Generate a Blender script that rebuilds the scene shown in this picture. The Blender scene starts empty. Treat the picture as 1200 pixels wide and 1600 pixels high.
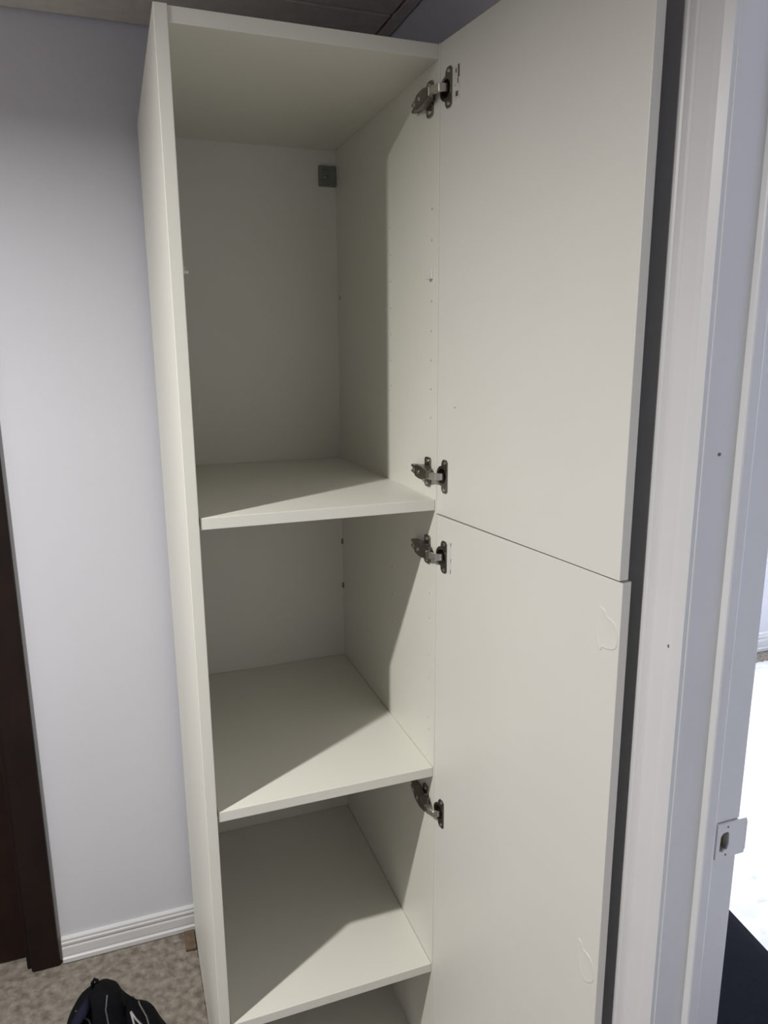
import bpy, bmesh, math, random
from mathutils import Vector, Matrix, noise
random.seed(4)
S = bpy.context.scene
C = S.collection
PI = math.pi

# ------------------------------------------------------------------ camera
F_PX, CAM = 1151.66, Vector((-0.0953, -1.1931, 1.5547))
YAW, PITCH, ROLL = 0.3481, -0.2157, -0.0069
fwd = Vector((math.sin(YAW)*math.cos(PITCH), math.cos(YAW)*math.cos(PITCH), math.sin(PITCH)))
rgt = Vector((math.cos(YAW), -math.sin(YAW), 0))
upv = rgt.cross(fwd)
r2 = math.cos(ROLL)*rgt + math.sin(ROLL)*upv
u2 = -math.sin(ROLL)*rgt + math.cos(ROLL)*upv
cd = bpy.data.cameras.new('camera')
cd.sensor_fit = 'VERTICAL'; cd.sensor_height = 24.0; cd.sensor_width = 18.0
cd.lens = F_PX/1600*24.0
cd.clip_start = 0.02
cam = bpy.data.objects.new('camera', cd); C.objects.link(cam)
M = Matrix((r2, u2, -fwd)).transposed().to_4x4(); M.translation = CAM
cam.matrix_world = M
S.camera = cam

# ------------------------------------------------------------------ world, lights, exposure
w = bpy.data.worlds.new('world'); S.world = w; w.use_nodes = True
bg = w.node_tree.nodes['Background']
bg.inputs[0].default_value = (0.75, 0.85, 1.0, 1); bg.inputs[1].default_value = 0.6
S.view_settings.view_transform = 'Standard'
S.view_settings.look = 'None'
S.view_settings.gamma = 1.0
S.view_settings.use_curve_mapping = False
S.view_settings.exposure = 0.0

def area(name, loc, rot, shape, sx, sy, power, col):
    l = bpy.data.lights.new(name, 'AREA'); l.shape = shape; l.size = sx
    if shape in ('RECTANGLE', 'ELLIPSE'): l.size_y = sy
    l.energy = power; l.color = col
    o = bpy.data.objects.new(name, l); C.objects.link(o)
    o.location = loc; o.rotation_euler = rot
    return o
LIGHT = Vector((-0.952, -0.565, 2.2275))
dn = area('ceiling_downlight_offscreen', LIGHT, (0, 0, 0), 'DISK', 0.05, 0.05, 36.5, (1.0, 0.985, 0.945))
dn.data.spread = math.radians(165)     # recessed lens: no light along the ceiling
# daylight entering by the window of the next room (faces -y, into that room)
area('window_next_room_offscreen', (2.45, 1.575, 1.50), (-PI/2, 0, 0), 'RECTANGLE', 1.3, 1.0, 112.0, (0.91, 0.95, 1.0))

# ------------------------------------------------------------------ materials
def mat(name, col, rough=0.5, metal=0.0, var=0.0, scale=20.0, bump=0.0, bscale=200.0, col2=None, spec=0.5, detail=3.0):
    m = bpy.data.materials.new(name); m.use_nodes = True
    nt = m.node_tree; b = nt.nodes['Principled BSDF']
    b.inputs['Base Color'].default_value = (*col, 1)
    b.inputs['Roughness'].default_value = rough
    b.inputs['Metallic'].default_value = metal
    b.inputs['Specular IOR Level'].default_value = spec
    tc = nt.nodes.new('ShaderNodeTexCoord')
    n = nt.nodes.new('ShaderNodeTexNoise'); n.inputs['Scale'].default_value = scale; n.inputs['Detail'].default_value = detail
    nt.links.new(tc.outputs['Object'], n.inputs['Vector'])
    r = nt.nodes.new('ShaderNodeValToRGB')
    c2 = col2 if col2 else tuple(max(0, c*(1-var)) for c in col)
    r.color_ramp.elements[0].position = 0.3; r.color_ramp.elements[1].position = 0.7
    r.color_ramp.elements[0].color = (*c2, 1); r.color_ramp.elements[1].color = (*col, 1)
    nt.links.new(n.outputs['Fac'], r.inputs['Fac'])
    nt.links.new(r.outputs['Color'], b.inputs['Base Color'])
    if bump > 0:
        n2 = nt.nodes.new('ShaderNodeTexNoise'); n2.inputs['Scale'].default_value = bscale; n2.inputs['Detail'].default_value = 2
        nt.links.new(tc.outputs['Object'], n2.inputs['Vector'])
        bp = nt.nodes.new('ShaderNodeBump'); bp.inputs['Strength'].default_value = bump; bp.inputs['Distance'].default_value = 0.002
        nt.links.new(n2.outputs['Fac'], bp.inputs['Height'])
        nt.links.new(bp.outputs['Normal'], b.inputs['Normal'])
    return m
M_ = {
 'melamine': mat('melamine', (0.81, 0.795, 0.72), 0.42, var=0.02, scale=6),
 'door':     mat('door_melamine', (0.77, 0.755, 0.705), 0.40, var=0.02, scale=5),
 'wall':     mat('wall_paint', (0.70, 0.705, 0.76), 0.75, var=0.03, scale=3, bump=0.12, bscale=260),
 'trim':     mat('trim_paint', (0.72, 0.72, 0.73), 0.38, var=0.03, scale=7, bump=0.05, bscale=120),
 'jamb':     mat('jamb_paint', (0.72, 0.72, 0.73), 0.38, var=0.03, scale=7, bump=0.05, bscale=120),
 'ceil':     mat('ceiling_tile', (0.70, 0.65, 0.60), 0.9, var=0.12, scale=40, bump=0.4, bscale=300),
 'carpet':   mat('carpet', (0.35, 0.312, 0.27), 0.95, col2=(0.165, 0.144, 0.120), scale=48, bump=0.8, bscale=500, spec=0.1, detail=6),
 'rug':      mat('rug', (0.66, 0.66, 0.65), 0.95, col2=(0.56, 0.56, 0.55), scale=30, bump=0.5, bscale=300, spec=0.1),
 'brown':    mat('brown_wood', (0.018, 0.009, 0.007), 0.6, col2=(0.010, 0.005, 0.004), scale=12, bump=0.15, bscale=90, spec=0.25),
 'brown2':   mat('brown_door_wood', (0.024, 0.009, 0.006), 0.6, col2=(0.013, 0.006, 0.004), scale=10, bump=0.15, bscale=90, spec=0.25),
 'nickel':   mat('nickel', (0.25, 0.232, 0.205), 0.33, metal=1.0, var=0.2, scale=90),
 'nickel_b': mat('nickel_bright', (0.62, 0.60, 0.57), 0.25, metal=1.0, var=0.1, scale=90),
 'grey':     mat('grey_metal', (0.22, 0.23, 0.21), 0.5, metal=0.2, var=0.15, scale=60),
 'pin':      mat('pin_plastic', (0.80, 0.79, 0.76), 0.3),
 'film':     mat('film', (0.77, 0.755, 0.705), 0.3),
 'paper':    mat('sticker_film', (0.70, 0.69, 0.66), 0.25),
 'ink':      mat('ink', (0.12, 0.11, 0.10), 0.6),
 'bag':      mat('bag_black', (0.006, 0.006, 0.008), 0.85, var=0.4, scale=60, bump=0.5, bscale=300, spec=0.12),
 'navy':     mat('bag_navy', (0.014, 0.014, 0.034), 0.85, var=0.3, scale=60, bump=0.3, bscale=500, spec=0.15),
 'piping':   mat('bag_piping', (0.11, 0.11, 0.105), 0.5),
 'emblem':   mat('bag_emblem', (0.30, 0.30, 0.30), 0.45),
 'ottoman':  mat('ottoman_cloth', (0.0055, 0.007, 0.011), 0.95, var=0.3, scale=120, bump=0.3, bscale=600, spec=0.06),
 'raw':      mat('raw_wood', (0.52, 0.43, 0.31), 0.8, var=0.2, scale=60),
 'tan':      mat('tan_wood', (0.17, 0.12, 0.075), 0.8, var=0.4, scale=70),
 'dirt':     mat('dirt', (0.17, 0.15, 0.13), 0.8),
 'hole':     mat('latch_wood', (0.36, 0.28, 0.19), 0.8, var=0.2, scale=70),
 'lens':     mat('lamp_lens', (0.9, 0.9, 0.88), 0.3),
}
# ------------------------------------------------------------------ helpers
def tag(o, label, cat=None, group=None, kind=None):
    if label: o['label'] = label
    if cat: o['category'] = cat
    if group: o['group'] = group
    if kind: o['kind'] = kind
    return o
def link(name, me, m, parent=None):
    o = bpy.data.objects.new(name, me); C.objects.link(o)
    if m is not None:
        if len(me.materials): me.materials[0] = M_[m]
        else: me.materials.append(M_[m])
    if parent is not None: o.parent = parent
    return o
def fin(name, bm, m, parent=None, smooth=False):
    bmesh.ops.recalc_face_normals(bm, faces=bm.faces)
    me = bpy.data.meshes.new(name); bm.to_mesh(me); bm.free()
    if smooth:
        for p in me.polygons: p.use_smooth = True
    return link(name, me, m, parent)
def empty(name, loc=(0, 0, 0), rz=0.0):
    o = bpy.data.objects.new(name, None); C.objects.link(o)
    o.location = loc; o.rotation_euler = (0, 0, rz); o.empty_display_size = 0.1
    return o
def addbox(bm, x0, x1, y0, y1, z0, z1, bev=0.0, seg=2):
    r = bmesh.ops.create_cube(bm, size=1.0)
    vs = r['verts']
    for v in vs:
        v.co = Vector((x0+(v.co.x+.5)*(x1-x0), y0+(v.co.y+.5)*(y1-y0), z0+(v.co.z+.5)*(z1-z0)))
    if bev > 0:
        es = list({e for v in vs for e in v.link_edges})
        bmesh.ops.bevel(bm, geom=es, offset=bev, segments=seg, affect='EDGES', profile=0.5)
def box(name, b, m, parent=None, bev=0.0, seg=2):
    bm = bmesh.new(); addbox(bm, *b, bev=bev, seg=seg)
    return fin(name, bm, m, parent)
def addcyl(bm, c, axis, r, h, n=20, r2=None):
    """cylinder from c along axis, length h"""
    a = Vector(axis).normalized()
    q = a.to_track_quat('Z', 'Y').to_matrix().to_4x4()
    mtx = Matrix.Translation(Vector(c)+a*h/2) @ q
    return bmesh.ops.create_cone(bm, cap_ends=True, segments=n, radius1=r, radius2=r if r2 is None else r2, depth=h, matrix=mtx)
def addprism(bm, pts, axis_fn, t0, t1):
    """closed outline pts (a,b) extruded between t0 and t1; axis_fn(a,b,t)->xyz"""
    v0 = [bm.verts.new(axis_fn(a, b, t0)) for a, b in pts]
    v1 = [bm.verts.new(axis_fn(a, b, t1)) for a, b in pts]
    bm.faces.new(v0); bm.faces.new(v1[::-1])
    n = len(pts)
    for i in range(n):
        bm.faces.new((v0[i], v0[(i+1) % n], v1[(i+1) % n], v1[i]))
def tube(name, pts, r, m, parent=None, n=6):
    bm = bmesh.new(); rings = []
    pts = [Vector(p) for p in pts]
    for i, p in enumerate(pts):
        d = (pts[min(i+1, len(pts)-1)]-pts[max(i-1, 0)]).normalized()
        a = d.orthogonal().normalized() if i == 0 else (prev - d*prev.dot(d)).normalized()
        prev = a; b = d.cross(a)
        rings.append([bm.verts.new(p+r*(math.cos(2*PI*k/n)*a+math.sin(2*PI*k/n)*b)) for k in range(n)])
    for i in range(len(rings)-1):
        for k in range(n):
            bm.faces.new((rings[i][k], rings[i][(k+1) % n], rings[i+1][(k+1) % n], rings[i+1][k]))
    bm.faces.new(rings[0]); bm.faces.new(rings[-1][::-1])
    return fin(name, bm, m, parent, True)
def cut(o, bm):
    """real holes: boolean difference, baked into the mesh"""
    bmesh.ops.recalc_face_normals(bm, faces=bm.faces)
    me = bpy.data.meshes.new('cutter'); bm.to_mesh(me); bm.free()
    c = bpy.data.objects.new('cutter', me); C.objects.link(c)
    c.parent = o.parent
    md = o.modifiers.new('b', 'BOOLEAN'); md.operation = 'DIFFERENCE'; md.object = c; md.solver = 'EXACT'
    dg = bpy.context.evaluated_depsgraph_get(); dg.update()
    nm = bpy.data.meshes.new_from_object(o.evaluated_get(dg))
    o.modifiers.clear(); old = o.data; o.data = nm
    bpy.data.meshes.remove(old); bpy.data.objects.remove(c); bpy.data.meshes.remove(me)
def struct(o, label, cat='wall'):
    return tag(o, label, cat, kind='structure')

# ------------------------------------------------------------------ room shell
XR, XR2, YB = 0.545, 0.660, 0.636       # right wall (two faces), back wall
XL, YF, ZC = -2.25, -2.75, 2.233        # left wall, wall behind the camera, ceiling
DX0, DX1, DH = -1.19, -0.40, 2.03       # dark door opening in the back wall
JY0, JY1 = -1.335, -0.520               # doorway in the right wall

bm = bmesh.new()
addbox(bm, DX1, XR2, YB, YB+.1, 0, 2.40)
addbox(bm, XL-.1, DX0, YB, YB+.1, 0, 2.40)
addbox(bm, DX0, DX1, YB, YB+.1, DH, 2.40)
struct(fin('wall_back', bm, 'wall'), 'cool white painted wall behind the cabinet')
bm = bmesh.new()
addbox(bm, XR, XR2, JY1+.02, YB, 0, 2.40)
addbox(bm, XR, XR2, YF, JY0-.02, 0, 2.40)
addbox(bm, XR, XR2, JY0-.02, JY1+.02, DH+.02, 2.40)
struct(fin('wall_right', bm, 'wall'), 'cool white painted wall with the doorway beside the cabinet')
struct(box('wall_left', (XL-.1, XL, YF, YB, 0, 2.40), 'wall'), 'cool white painted side wall across the room')
struct(box('wall_front', (XL-.1, XR2, YF-.1, YF, 0, 2.40), 'wall'), 'cool white painted wall facing the cabinet')

# floor with carpet relief
struct(box('floor', (XL-.1, XR2+3.2, YF-.1, 1.75, -.06, -.003), 'carpet'), 'grey beige carpeted floor', 'floor')
def pile(name, x0, x1, y0, y1, step, z, amp, m, sc=28.0, skirt=0.0):
    nx, ny = int((x1-x0)/step), int((y1-y0)/step)
    vs, fs = [], []
    for j in range(ny+1):
        for i in range(nx+1):
            x, y = x0+i*(x1-x0)/nx, y0+j*(y1-y0)/ny
            h = noise.noise(Vector((x*sc, y*sc, 1.3)))*.6 + noise.noise(Vector((x*sc*2.6, y*sc*2.6, 7.7)))*.55 + noise.noise(Vector((x*sc*6, y*sc*6, 3.1)))*.5
            zz = z+amp*h
            jx = jy = 0
            if skirt and (i in (0, nx) or j in (0, ny)):
                zz = z-skirt; 
            if skirt:
                jx = .012*noise.noise(Vector((x*30, y*30, 9))); jy = .02*noise.noise(Vector((x*22, y*22, 4)))
            vs.append((x+jx, y+jy, zz))
    for j in range(ny):
        for i in range(nx):
            a = j*(nx+1)+i; fs.append((a, a+1, a+nx+2, a+nx+1))
    me = bpy.data.meshes.new(name); me.from_pydata(vs, [], fs)
    for p in me.polygons: p.use_smooth = True
    return link(name, me, m)
tag(pile('carpet_pile', -1.2, -0.002, -0.25, 0.617, 0.0036, -.001, 0.0055, 'carpet', 24.0), 'matted grey beige carpet pile on the floor around the cabinet', 'carpet', kind='stuff')

# ceiling: lay-in tiles above a recessed dark grid
ceil = struct(box('ceiling', (XL-.1, XR2, YF-.1, YB+.1, 2.262, 2.34), 'ceil'), 'dull grey lay-in tile ceiling', 'ceiling')
xs = [XL, -1.925, -0.705, 0.515]; ys = [YF, -2.03, -1.42, -0.81, -0.20, 0.41, YB-.012]
G = 0.005
for i in range(len(xs)-1):
    for j in range(len(ys)-1):
        box('ceiling_tile', (xs[i]+G, xs[i+1]-G, ys[j]+G, ys[j+1]-(G if j < len(ys)-2 else 0), ZC, ZC+.02), 'ceil', ceil, bev=.0015, seg=1)
for x in xs[1:-1]:
    box('grid_bar', (x-.012, x+.012, YF, YB, ZC+.011, ZC+.03), 'ceil', ceil)
for y in ys[1:-1]:
    box('grid_bar', (XL, .52, y-.012, y+.012, ZC+.0105, ZC+.0305), 'ceil', ceil)
box('wall_angle', (.5165, XR-.004, YF, YB-.012, ZC-.001, ZC+.016), 'ceil', ceil)

# baseboards (moulded profile)
BP = [(0, 0), (.0145, 0), (.0145, .0115), (.012, .0135), (.0085, .0145), (.0085, .017), (.0105, .0185), (.0100, .040), (.0072, .0455), (.0068, .0485), (.0105, .050), (.0108, .056), (.0085, .0585), (.0088, .0655), (.006, .0690), (0, .0700)]
def baseboard(name, a, b, along, off, sgn, label, hs=1.0):
    bm = bmesh.new()
    fn = (lambda p, q, t: (t, off+sgn*p, q*hs)) if along == 'x' else (lambda p, q, t: (off+sgn*p, t, q*hs))
    addprism(bm, BP, fn, a, b)
    return struct(fin(name, bm, 'trim'), label, 'baseboard')
bb = baseboard('baseboard_back', -.333, XR, 'x', YB, -1, 'white moulded baseboard along the wall behind the cabinet')
bm = bmesh.new()
addprism(bm, [(p*.97, q*.97+.001) for p, q in BP], lambda p, q, t: (t, YB-p, q), -.3345, -.3325)
o = fin('cut_end', bm, 'raw', bb); o['label'] = 'raw beige sawn end of the baseboard'
baseboard('baseboard_right', JY1+.078, YB-.015, 'y', XR, -1, 'white moulded baseboard along the doorway wall')

# dark brown door and casing in the back wall
d1 = struct(empty('door_1', (DX1, YB, 0)), 'dark brown wooden door in the white wall', 'door')
def dbox(n, b, m, bev=.002, parent=d1):
    x0, x1, y0, y1, z0, z1 = b
    return box(n, (x0-DX1, x1-DX1, y0-YB, y1-YB, z0, z1), m, parent, bev)
dbox('slab', (DX0+.022, DX1-.0225, YB+.040, YB+.078, .006, DH-.024), 'brown2')
dbox('jamb', (DX1-.020, DX1, YB-.001, YB+.1, 0, DH), 'brown')
dbox('jamb', (DX0, DX0+.020, YB-.001, YB+.1, 0, DH), 'brown')
dbox('jamb', (DX0+.02, DX1-.02, YB-.001, YB+.1, DH-.02, DH), 'brown')
t1 = struct(empty('trim_1', (DX1, YB, 0)), 'dark brown wooden casing around the brown door', 'casing')
dbox('casing_leg', (DX1-.008, -.3415, YB-.017, YB, 0, DH+.05), 'brown', .003, t1)
dbox('casing_leg', (DX0-.060, DX0+.008, YB-.017, YB, 0, DH+.05), 'brown', .003, t1)
dbox('casing_head', (DX0+.008, DX1-.008, YB-.017, YB, DH-.008, DH+.05), 'brown', .003, t1)

# ------------------------------------------------------------------ doorway: casing, jamb, stop, strike plate
CP = [(0, .000), (.0000, .0105), (.004, .0135), (.010, .0142), (.0125, .0128), (.015, .0138), (.024, .0145), (.0265, .0128), (.029, .0132), (.050, .0112), (.054, .0106), (.0555, .0120), (.060, .0115), (.066, .0085), (.070, .0065), (.070, 0)]
t2 = struct(empty('trim_2', (XR, JY1, 0)), 'white moulded casing around the doorway beside the cabinet', 'casing')
bm = bmesh.new()
CY = JY1+.075          # outer edge of the casing
addprism(bm, CP, lambda a, b, t: (-b*1.05, CY-a*1.057-JY1, t), 0, 2.10)
fin('casing_leg', bm, 'trim', t2)
bm = bmesh.new()
addprism(bm, CP, lambda a, b, t: (-b*1.05, JY0-.075+a-JY1, t), 0, 2.10)
fin('casing_leg', bm, 'trim', t2)
bm = bmesh.new()
addprism(bm, CP, lambda a, b, t: (-b*1.05, t-JY1, 2.175-a), JY0-.075, CY)
fin('casing_head', bm, 'trim', t2)
bm = bmesh.new(); addcyl(bm, (-.0118, -.502-JY1+.0, 1.191), (-1, 0, 0), .0022, .0006, 10)
fin('nail_dent', bm, 'dirt', t2)

t3 = struct(empty('trim_3', (XR, JY1, 0)), 'white door jamb with stop strip in the doorway', 'jamb')
def jbox(n, b, m, bev=.0015, parent=t3):
    x0, x1, y0, y1, z0, z1 = b
    return box(n, (x0-XR, x1-XR, y0-JY1, y1-JY1, z0, z1), m, parent, bev)
side = jbox('jamb_leg', (XR-.001, XR2+.001, JY1, JY1+.02, 0, DH+.02), 'jamb')
bm = bmesh.new()       # latch pocket behind the strike plate
addbox(bm, .6270-XR, .6460-XR, -.005, .016, .884, .917)
addbox(bm, .6235-XR, .6640-XR, -.005, .004, .9292, .9312)      # open mortise above the plate
cut(side, bm)
jbox('jamb_leg', (XR-.001, XR2+.001, JY0-.02, JY0, 0, DH+.02), 'jamb')
jbox('jamb_head', (XR-.001, XR2+.001, JY0, JY1, DH, DH+.02), 'jamb')
jbox('door_stop', (.592, .611, JY1-.011, JY1+.002, 0, DH), 'jamb', .003)
jbox('door_stop', (.592, .611, JY0-.002, JY0+.011, 0, DH), 'jamb', .003)
jbox('door_stop', (.592, .611, JY0+.011, JY1-.011, DH-.011, DH+.002), 'jamb', .003)
bm = bmesh.new(); addcyl(bm, (.568-XR, .0005, 1.433), (0, -1, 0), .0022, .0012, 10)
fin('nail_dent', bm, 'dirt', t3)
bm = bmesh.new()       # strike plate, its lip runs past the jamb edge
addbox(bm, .6225-XR, .6730-XR, -.0022, .0006, .8745, .9290, .0006, 1)
sp = fin('strike_plate', bm, 'jamb', t3)
bm = bmesh.new()
addprism(bm, [(.6285, .8870), (.6335, .8850), (.6375, .8880), (.6415, .8875), (.6440, .8950), (.6430, .9120), (.6400, .9150), (.6330, .9140), (.6290, .9090)], lambda a, b, t: (a-XR, t, b), -.01, .012)
cut(sp, bm)
sp['label'] = 'white painted strike plate with a ragged latch hole'
box('lip', (.6722-XR, .6745-XR, -.0022, .0045, .8790, .9250), 'jamb', sp, .0006, 1)
box('latch_pocket', (.6272-XR, .6458-XR, .0095, .0155, .8842, .9168), 'hole', t3)
for z in (.9225, .8800):
    bm = bmesh.new(); addcyl(bm, (.6400-XR, -.0020, z), (0, -1, 0), .0014, .0008, 8)
    fin('screw', bm, 'dirt', sp)

# ------------------------------------------------------------------ the next room beyond the doorway
X2, Y2 = 3.60, 1.545
bm = bmesh.new()
addbox(bm, XR2, 1.75, Y2, Y2+.1, 0, 2.40); addbox(bm, 3.15, X2+.1, Y2, Y2+.1, 0, 2.40)
addbox(bm, 1.75, 3.15, Y2, Y2+.1, 0, .95); addbox(bm, 1.75, 3.15, Y2, Y2+.1, 2.05, 2.40)
struct(fin('wall_next_back', bm, 'wall'), 'bright white wall with the window in the next room')
struct(box('wall_next_right', (X2, X2+.1, YF, Y2, 0, 2.40), 'wall'), 'white side wall across the next room')
struct(box('wall_next_front', (XR2, X2+.1, YF-.1, YF, 0, 2.40), 'wall'), 'white wall at the near end of the next room')
struct(box('ceiling_next', (XR2, X2+.1, YF-.1, Y2+.1, 2.30, 2.40), 'wall'), 'plain white ceiling of the next room', 'ceiling')
struct(box('wall_next_left', (XR2-.1, XR2, YB+.1, Y2+.1, 0, 2.40), 'wall'), 'white side wall of the next room')
baseboard('baseboard_next_back', XR2, X2, 'x', Y2, -1, 'white moulded baseboard in the bright next room', 1.45)
wn = struct(empty('window_1', (2.45, Y2, .95)), 'white framed window lighting the next room', 'window')
for n, b in (('frame_rail', (-.7, .7, 0, .06, 0, .05)), ('frame_rail', (-.7, .7, 0, .06, 1.05, 1.10)), ('frame_stile', (-.7, -.65, 0, .06, .05, 1.05)), ('frame_stile', (.65, .7, 0, .06, .05, 1.05))):
    box(n, b, 'trim', wn, .002)
tag(pile('shag_rug', 0.70, 3.45, -2.2, 1.425, 0.0125, 0.012, 0.009, 'rug', 20.0, skirt=.013), 'white shaggy rug covering the floor of the bright next room', 'rug')

# dark ottoman just past the jamb
ot = tag(empty('ottoman', (0.875, -0.42, 0.023), math.radians(-7)), 'dark navy cloth ottoman standing on the white rug past the doorway', 'ottoman')
def rrect(hx, hy, r, n=8):
    out = []
    for cx, cy, a0 in ((hx-r, hy-r, 0), (-hx+r, hy-r, PI/2), (-hx+r, -hy+r, PI), (hx-r, -hy+r, 1.5*PI)):
        for k in range(n+1):
            a = a0+PI/2*k/n; out.append((cx+r*math.cos(a), cy+r*math.sin(a)))
    return out
def loft(name, levels, m, parent, smooth=True):
    bm = bmesh.new(); rings = []
    for z, hx, hy, r in levels:
        rings.append([bm.verts.new((x, y, z+(.004*math.sin(9*x)*math.cos(7*y)))) for x, y in rrect(hx, hy, r)])
    n = len(rings[0])
    for i in range(len(rings)-1):
        for k in range(n): bm.faces.new((rings[i][k], rings[i][(k+1) % n], rings[i+1][(k+1) % n], rings[i+1][k]))
    bm.faces.new(rings[0][::-1]); bm.faces.new(rings[-1])
    return fin(name, bm, m, parent, smooth)
OX, OY = .185, .42
loft('base', [(.0, OX-.015, OY-.015, .09), (.02, OX-.004, OY-.004, .1), (.12, OX, OY, .1), (.21, OX-.002, OY-.002, .1), (.222, OX-.014, OY-.014, .09)], 'ottoman', ot)
loft('seat_cushion', [(.216, OX-.014, OY-.014, .09), (.226, OX, OY, .1), (.275, OX+.004, OY+.004, .1), (.318, OX-.002, OY-.002, .1), (.338, OX-.016, OY-.016, .09), (.347, OX-.045, OY-.045, .07), (.350, OX-.10, OY-.10, .04)], 'ottoman', ot)

# ------------------------------------------------------------------ tall cabinet
W, T, D, H = 0.4572, 0.0197, 0.594, 2.032
R = W-T
cab = tag(empty('tall_cabinet', (0, 0, 0)), 'tall narrow white cabinet with its two doors swung open', 'cabinet')
BV = .0011
box('side_panel', (0, T, 0, D+.006, 0.0, H), 'melamine', cab, BV)
rp = box('side_panel', (R, W, 0, D+.006, 0.0, H), 'melamine', cab, BV)
box('top_panel', (T, R, .0040, D, H-.0225, H-.0006), 'melamine', cab, .0008)
box('bottom_panel', (T, R, .0040, D, .0, .0195), 'melamine', cab, .0008)
back = box('back_panel', (T-.002, R+.002, D, D+.0045, .004, H-.004), 'melamine', cab)
Z1, Z2, Z3, TH = 1.2910, .7549, .2993, .0200
for z in (Z1, Z2, Z3):
    box('shelf', (T+.0022, R-.0006, .0030, D-.001, z-TH, z), 'melamine', cab, .0009)
# shelf-pin holes drilled into the right side panel
bm = bmesh.new()
hz_f = [1.7882-.0503*k for k in range(8) if k != 2] + [1.1053, 1.0556, .9812, .9316, .8501, .8241, .62, .56]
hz_b = [1.7878-.0506*k for k in range(8)] + [1.1024, 1.0402, .9784]
for z in hz_f: addcyl(bm, (R-.004, .0262, z), (1, 0, 0), .0022, .014, 10)
for z in hz_b: addcyl(bm, (R-.004, .2282, z), (1, 0, 0), .0022, .014, 10)
cut(rp, bm)
for z, y in ((1.6796, .575),):
    box('back_clip', (R-.0010, R+.001, y-.002, y+.002, z-.004, z+.004), 'grey', cab)
for z in (1.0705, .9511):
    bm = bmesh.new()
    addprism(bm, [(R-.0038, -.006), (R+.0005, -.006), (R+.0005, .007), (R-.0020, .007)], lambda a, b, t: (a, t, z+b), D-.008, D+.001)
    fin('back_clip', bm, 'grey', cab)
# shelf pins left in the upper compartment
def pin(x, s, y, z):
    bm = bmesh.new()
    addcyl(bm, (x+s*.004, y, z), (-s, 0, 0), .0024, .008, 12)
    addbox(bm, min(x, x-s*.0022), max(x, x-s*.0022), y-.0062, y+.0062, z-.010, z+.010, .0006, 1)
    addbox(bm, min(x, x-s*.0095), max(x, x-s*.0095), y-.0055, y+.0055, z-.010, z-.0060, .0006, 1)
    addprism(bm, [(0, -.0055), (-s*.0075, -.0055), (0, .0065)], lambda a, b, t: (x+a, t, z+b), y-.0008, y+.0008)
    o = fin('shelf_pin', bm, 'pin', cab); o['label'] = 'small white plastic shelf pin'
pin(R, 1, .0262, 1.684); pin(T, -1, .0262, 1.682)
# grey suspension bracket in the back corner
bm = bmesh.new(); addbox(bm, .3955, R-.0002, D-.0085, D+.0005, 1.9305, 1.9755, .002)
br = fin('mounting_bracket', bm, 'grey', cab); br['label'] = 'square grey metal mounting bracket in the back corner'
bm = bmesh.new(); addbox(bm, .4030, .4230, D-.012, D-.005, 1.9385, 1.9675); cut(br, bm)
pl = box('bracket_plate', (.4032, .4228, D-.0052, D-.0036, 1.9387, 1.9673), 'grey', br)
bm = bmesh.new(); addcyl(bm, (.4125, D-.010, 1.9520), (0, 1, 0), .0042, .02, 14); cut(pl, bm)
bm = bmesh.new(); addcyl(bm, (.4125, D-.010, 1.9520), (0, 1, 0), .0042, .02, 14); cut(br, bm)
bm = bmesh.new(); addcyl(bm, (.4125, D-.010, 1.9520), (0, 1, 0), .0042, .0135, 14); cut(back, bm)

# doors
AX, AY = 0.4388, -0.0038
DW, DT = .4536, .0150
def door(ang, z0, z1, cups, label):
    d = empty('door', (AX, AY, 0), -ang); d.parent = cab       # local +x runs along the door, +y is its outer side
    d['label'] = label
    p = box('panel', (-.0030, DW, 0, DT, z0, z1), 'door', d, .0008)
    bm = bmesh.new()
    for z in cups: addcyl(bm, (.0178, -.002, z), (0, 1, 0), .0166, .0135, 28)
    cut(p, bm)
    return d
ANG_U, ANG_L = 1.4584, 1.4443
HZ = [1.959, 1.3375, 1.1910, .6722]
ZS = H-.7655
dU = door(ANG_U, ZS, H-.001, HZ[:2], 'upper white cabinet door seen from its inner face')
dL = door(ANG_L, .004, ZS-.0032, HZ[2:], 'lower white cabinet door with film blisters on its inner face')

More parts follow.
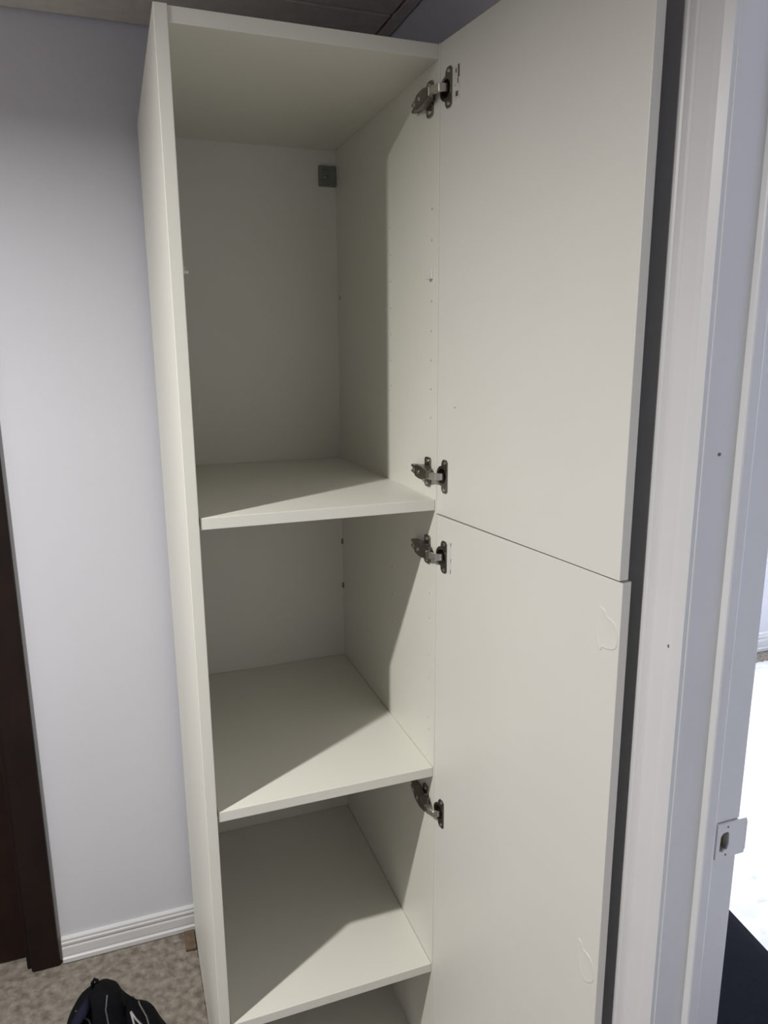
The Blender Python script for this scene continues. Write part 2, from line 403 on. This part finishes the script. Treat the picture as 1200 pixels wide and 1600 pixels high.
# concealed hinges: arm on the side panel, cup in the door
def stadium(hw, hh, n=6, c=None):
    c = c if c is not None else hw
    return rrect(hw, hh, c, n)
def hinge(z, ang):
    # arm body: u = distance from the panel into the cabinet
    bm = bmesh.new(); rows = []
    for y, hw, u in ((.0900, .0074, .0120), (.0640, .0080, .0165), (.0560, .0112, .0180), (.0400, .0122, .0195), (.0220, .0118, .0208), (.0060, .0085, .0210), (-.0030, .0072, .0205)):
        u0 = .0035 if y > .015 else (.008 if y > 0 else .0125)
        rows.append([bm.verts.new((R-u0, y, z-hw)), bm.verts.new((R-u0, y, z+hw)), bm.verts.new((R-u, y, z+hw)), bm.verts.new((R-u, y, z-hw))])
    for i in range(len(rows)-1):
        for k in range(4): bm.faces.new((rows[i][k], rows[i][(k+1) % 4], rows[i+1][(k+1) % 4], rows[i+1][k]))
    bm.faces.new(rows[0][::-1]); bm.faces.new(rows[-1])
    es = [e for e in bm.edges]
    bmesh.ops.bevel(bm, geom=es, offset=.0011, segments=1, affect='EDGES')
    h = fin('hinge', bm, 'nickel', cab); h['label'] = 'nickel concealed hinge'
    bm = bmesh.new()         # slots cut in the rear of the arm
    addbox(bm, R-.03, R, .0775, .1000, z-.0034, z+.0034)
    cut(h, bm)
    bm = bmesh.new()         # cross shaped mounting plate with two wings
    addbox(bm, R-.0042, R+.0003, .0150, .0860, z-.0075, z+.0075, .0008, 1)
    for s in (-1, 1):
        out = [(x*1.0, y) for x, y in rrect(.0115, .0125, .006, 5)]
        addprism(bm, out, lambda a, b, t: (R-t, .0335+a, z+s*.0145+b), -.0003, .0036)
    addbox(bm, R-.0100, R, .0220, .0440, z-.0125, z+.0125, .0015, 1)
    fin('mounting_plate', bm, 'nickel', h)
    for s in (-1, 1):
        bm = bmesh.new(); addcyl(bm, (R-.0034, .0330, z+s*.0200), (-1, 0, 0), .0042, .0018, 14, .0034)
        fin('screw', bm, 'nickel_b', h)
    for y, u in ((.0370, .0202), (.0660, .0166)):
        bm = bmesh.new(); addcyl(bm, (R-u+.001, y, z), (-1, 0, 0), .0038, .0022, 14, .0032)
        fin('screw', bm, 'nickel_b', h)
    ca, sa = math.cos(ang), math.sin(ang)
    def dl(s, v, zz):        # door-local: s along the door, v out of its inner face
        return Vector((AX+s*ca-v*sa, AY-s*sa-v*ca, zz))
    # link: bridges the arm and the cup
    bm = bmesh.new()
    mid = [(Vector((R-.0195, .004, z)), Vector((R-.0135, .004, z))), (dl(.0050, .0210, z), dl(.0060, .0150, z)), (dl(.0205, .0165, z), dl(.0175, .0110, z)), (dl(.0245, .0080, z), dl(.0205, .0060, z)), (dl(.0255, -.0060, z), dl(.0215, -.0060, z))]
    rows = []
    for p, q in mid:
        rows.append([bm.verts.new(p+Vector((0, 0, -.0062))), bm.verts.new(p+Vector((0, 0, .0062))), bm.verts.new(q+Vector((0, 0, .0062))), bm.verts.new(q+Vector((0, 0, -.0062)))])
    for i in range(len(rows)-1):
        for k in range(4): bm.faces.new((rows[i][k], rows[i][(k+1) % 4], rows[i+1][(k+1) % 4], rows[i+1][k]))
    bm.faces.new(rows[0][::-1]); bm.faces.new(rows[-1])
    bmesh.ops.bevel(bm, geom=list(bm.edges), offset=.0008, segments=1, affect='EDGES')
    fin('link_arm', bm, 'nickel_b', h)
    # cup flange on the door, cup sunk into it
    bm = bmesh.new()
    n = 28; cx = .0178
    bx0, bx1, hz = .0155, .0345, .0295
    pts = [(bx1-.0, -hz+.004), (bx1, hz-.004), (bx1-.004, hz), (bx0+.005, hz), (bx0+.001, hz-.005), (bx0, .0175)]
    for k in range(11):
        a = math.radians(110)+math.radians(140)*k/10
        pts.append((cx+.0185*math.cos(a), .0185*math.sin(a)))
    pts += [(bx0, -.0175), (bx0+.001, -hz+.005), (bx0+.005, -hz), (bx1-.004, -hz)]
    addprism(bm, pts, lambda a, b, t: dl(a, t, z+b), -.0002, .0022)
    fl = fin('cup_flange', bm, 'nickel', h)
    bm = bmesh.new()
    mtx = Matrix.Translation(dl(cx, 0, z)) @ (Vector((-sa, -ca, 0)).to_track_quat('Z', 'Y').to_matrix().to_4x4())
    bmesh.ops.create_cone(bm, cap_ends=True, segments=n, radius1=.0135, radius2=.0135, depth=.02, matrix=mtx)
    cut(fl, bm)
    bm = bmesh.new()         # cup bowl
    rings = []
    for v, r in ((.0005, .0163), (-.0095, .0160), (-.0105, .0140)):
        rings.append([bm.verts.new(dl(cx+r*math.cos(2*PI*k/n), v, z+r*math.sin(2*PI*k/n))) for k in range(n)])
    for i in range(2):
        for k in range(n): bm.faces.new((rings[i][k], rings[i][(k+1) % n], rings[i+1][(k+1) % n], rings[i+1][k]))
    bm.faces.new(rings[-1])
    fin('cup', bm, 'nickel', h)
    for s in (-1, 1):
        bm = bmesh.new(); c = dl(.0262, .0015, z+s*.0235)
        addcyl(bm, c, (-sa, -ca, 0), .0036, .0022, 14, .0028)
        fin('screw', bm, 'nickel_b', h)
    return h
for i, z in enumerate(HZ): hinge(z, ANG_U if i < 2 else ANG_L)

# sticker strips beside two cup flanges, with worn print
def sticker(d, s0, s1, z0, z1, marks):
    o = box('sticker', (s0, s1, -.0004, .0002, z0, z1), 'paper', d); o['label'] = 'small clear sticker with worn dark print'
    bm = bmesh.new()
    for a, b, c, e in marks: addbox(bm, a, b, -.0007, -.0002, c, e)
    fin('print', bm, 'ink', o)['kind'] = 'stuff'
sticker(dU, .0375, .0570, 1.9360, 1.9850, [(.0510, .0555, 1.9660, 1.9840), (.0440, .0470, 1.9740, 1.9800), (.0500, .0525, 1.9580, 1.9655), (.0450, .0520, 1.9400, 1.9475), (.0420, .0450, 1.9560, 1.9570)])
sticker(dL, .0365, .0480, 1.1640, 1.2230, [(.0466, .0480, 1.2160, 1.2215), (.0468, .0480, 1.1860, 1.1930), (.0464, .0478, 1.1660, 1.1730)])
bm = bmesh.new(); addcyl(bm, (.0551, .0003, 1.4598), (0, -1, 0), .0012, .0007, 8); fin('speck', bm, 'dirt', dU)

# blistered film on the lower door
def blister(d, outline, h, cx, cz):
    bm = bmesh.new(); n = 48
    # closed Catmull-Rom outline
    pts = []
    m = len(outline)
    for i in range(m):
        p0, p1, p2, p3 = (Vector(outline[(i+k-1) % m]) for k in range(4))
        for k in range(6):
            t = k/6
            pts.append(.5*((2*p1)+(p2-p0)*t+(2*p0-5*p1+4*p2-p3)*t*t+(3*p1-p0-3*p2+p3)*t**3))
    rings = []
    for f, v in ((1.0, -.0003), (.985, .0009), (.95, .0012), (.89, .0008), (.6, .0004), (.3, .0004)):
        rings.append([bm.verts.new((cx+(p.x-cx)*f, -v*h, cz+(p.y-cz)*f)) for p in pts])
    N = len(pts)
    for i in range(len(rings)-1):
        for k in range(N): bm.faces.new((rings[i][k], rings[i][(k+1) % N], rings[i+1][(k+1) % N], rings[i+1][k]))
    bm.faces.new(rings[-1])
    o = fin('film_blister', bm, 'film', d, True); o['label'] = 'raised round blister in the white film'
blister(dL, [(.4180, 1.2215), (.4250, 1.2175), (.4300, 1.2110), (.4430, 1.2070), (.4500, 1.1960), (.4512, 1.1800), (.4460, 1.1700), (.4330, 1.1655), (.4245, 1.1650), (.4205, 1.1595), (.4165, 1.1640), (.4120, 1.1760), (.4095, 1.1920), (.4110, 1.2080), (.4135, 1.2180)], 0.75, .430, 1.190)
blister(dL, [(.4130, .7010), (.4190, .6975), (.4235, .6910), (.4350, .6880), (.4440, .6800), (.4475, .6680), (.4470, .6540), (.4400, .6450), (.4300, .6400), (.4220, .6440), (.4170, .6560), (.4120, .6700), (.4095, .6850), (.4100, .6960)], .65, .430, .671)

# ------------------------------------------------------------------ backpack on the carpet
bp = tag(empty('backpack', (-.200, .165, 0.004), math.radians(8)), 'black backpack with grey piping and a navy strap on the carpet', 'backpack')
def bagmesh(name, cx, cy, z0, z1, hx, hy, m, n=40, lv=22, seed=1.0, pw=2.4, tilt=(0, 0)):
    bm = bmesh.new(); rings = []
    for j in range(lv+1):
        t = j/lv
        f = (1-max(0, (t-.35)/.65)**pw)**(1/pw) if t > .35 else .90+.10*math.sin(t/.35*PI/2)
        z = z0+(z1-z0)*t
        ring = []
        for k in range(n):
            a = 2*PI*k/n
            ex = lambda q: math.copysign(abs(q)**.75, q)
            x, y = hx*f*ex(math.cos(a)), hy*f*ex(math.sin(a))
            wv = .016*noise.noise(Vector((x*16+seed, y*16, z*14)))
            ring.append(bm.verts.new((cx+tilt[0]*t+x+wv*math.cos(a), cy+tilt[1]*t+y+wv*math.sin(a), z)))
        rings.append(ring)
    for j in range(lv):
        for k in range(n): bm.faces.new((rings[j][k], rings[j][(k+1) % n], rings[j+1][(k+1) % n], rings[j+1][k]))
    bm.faces.new(rings[0][::-1]); bm.faces.new(rings[-1])
    bmesh.ops.remove_doubles(bm, verts=bm.verts, dist=.0005)
    return fin(name, bm, m, bp, True)
bagmesh('body', -.010, .02, 0, .308, .080, .085, 'bag', pw=1.55, tilt=(-.006, 0))
bagmesh('front_pocket', .062, -.015, 0, .275, .062, .085, 'bag', seed=5.0, pw=1.35, tilt=(-.018, 0))
tube('haul_loop', [(-.026, .02, .299), (-.025, .02, .313), (-.021, .02, .318), (-.016, .02, .313), (-.015, .02, .299)], .0035, 'bag', bp)
# padded strap swinging out on the left side
bm = bmesh.new(); rows = []
sp_ = [(-.040, -.005, .288), (-.066, -.015, .268), (-.086, -.025, .238), (-.106, -.035, .198), (-.122, -.045, .150), (-.126, -.050, .095), (-.110, -.050, .045), (-.085, -.045, .012)]
for i, q in enumerate(sp_):
    q = Vector(q); d = (Vector(sp_[min(i+1, 7)])-Vector(sp_[max(i-1, 0)])).normalized()
    wd = Vector((.35, .93, 0)).normalized(); nn = d.cross(wd).normalized()
    wv = .022 if i < 5 else .014
    rows.append([bm.verts.new(q+wd*wv+nn*.005), bm.verts.new(q+nn*.008), bm.verts.new(q-wd*wv+nn*.005), bm.verts.new(q-wd*wv-nn*.004), bm.verts.new(q-nn*.005), bm.verts.new(q+wd*wv-nn*.004)])
for i in range(7):
    for k in range(6): bm.faces.new((rows[i][k], rows[i][(k+1) % 6], rows[i+1][(k+1) % 6], rows[i+1][k]))
bm.faces.new(rows[0]); bm.faces.new(rows[-1][::-1])
st = fin('shoulder_strap', bm, 'navy', bp, True); st['label'] = 'dark navy padded shoulder strap'
# piping and emblem follow the bag's surface, found by casting rays at it
from mathutils.bvhtree import BVHTree
bpy.context.view_layer.update()
def surf(objs, p, d):
    best = None
    for o in objs:
        t = BVHTree.FromObject(o, bpy.context.evaluated_depsgraph_get())
        h = t.ray_cast(Vector(p), Vector(d))
        if h[0] is not None and (best is None or h[3] < best[3]): best = h
    return best[0] if best else None
bag_o = [o for o in bp.children if o.name.split('.')[0] in ('body', 'front_pocket')]
trees = [BVHTree.FromObject(o, bpy.context.evaluated_depsgraph_get()) for o in bag_o]
def on_bag(x, z, lift=.001):
    """front surface of the bag (seen from -y and above) at a plan offset"""
    d = Vector((0, .8, -.6)); best = None
    for t in trees:
        h = t.ray_cast(Vector((x, -.8, z+.6)), d)
        if h[0] is not None and (best is None or h[3] < best[3]): best = h
    return best[0]+best[1]*lift if best else None
def piping(pts):
    out = []
    for i in range(len(pts)-1):
        for k in range(6):
            t = k/6
            q = on_bag(pts[i][0]*(1-t)+pts[i+1][0]*t, pts[i][1]*(1-t)+pts[i+1][1]*t)
            if q: out.append(q)
    if len(out) > 3: tube('piping', out, .0017, 'piping', bp, 5)
piping([(-.060, .275), (-.040, .25), (-.030, .20), (-.022, .12), (-.018, .05)])
piping([(-.002, .29), (-.008, .26), (-.006, .22), (.000, .15)])
piping([(.052, .265), (.055, .24), (.064, .21), (.070, .16), (.072, .10)])
piping([(-.060, .20), (-.048, .175), (-.052, .14)])
em = [on_bag(x, z, .002) for x, z in ((.038, .235), (.044, .215), (.054, .195), (.050, .182), (.042, .190), (.040, .205), (.038, .235))]
em = [e for e in em if e]
if len(em) > 3:
    o = tube('emblem', em, .0022, 'emblem', bp, 5); o['label'] = 'grey looped emblem'
em2 = [e for e in (on_bag(x, z, .002) for x, z in ((.032, .190), (.042, .186), (.052, .180))) if e]
if len(em2) > 1: tube('emblem', em2, .0020, 'emblem', bp, 5)

# scraps on the carpet
tag(box('wood_shim', (-.030, -.003, .545, .612, .004, .011), 'tan', None, .001), 'small brown wood shim on the carpet by the cabinet', 'shim')

# flush downlight in the ceiling (gives the room light)
dl_ = tag(empty('downlight', (LIGHT.x, LIGHT.y, ZC)), 'round white flush downlight in the ceiling', 'downlight')
bm = bmesh.new(); n = 40; rings = []
for r, z in ((.034, .004), (.036, -.004), (.046, -.005), (.054, -.0015), (.054, .001), (.034, .004)):
    rings.append([bm.verts.new((r*math.cos(2*PI*k/n), r*math.sin(2*PI*k/n), z)) for k in range(n)])
for i in range(len(rings)-1):
    for k in range(n): bm.faces.new((rings[i][k], rings[i][(k+1) % n], rings[i+1][(k+1) % n], rings[i+1][k]))
fin('trim_ring', bm, 'trim', dl_, True)
bm = bmesh.new(); addcyl(bm, (0, 0, -.0015), (0, 0, 1), .0345, .003, 32); fin('lens', bm, 'lens', dl_)
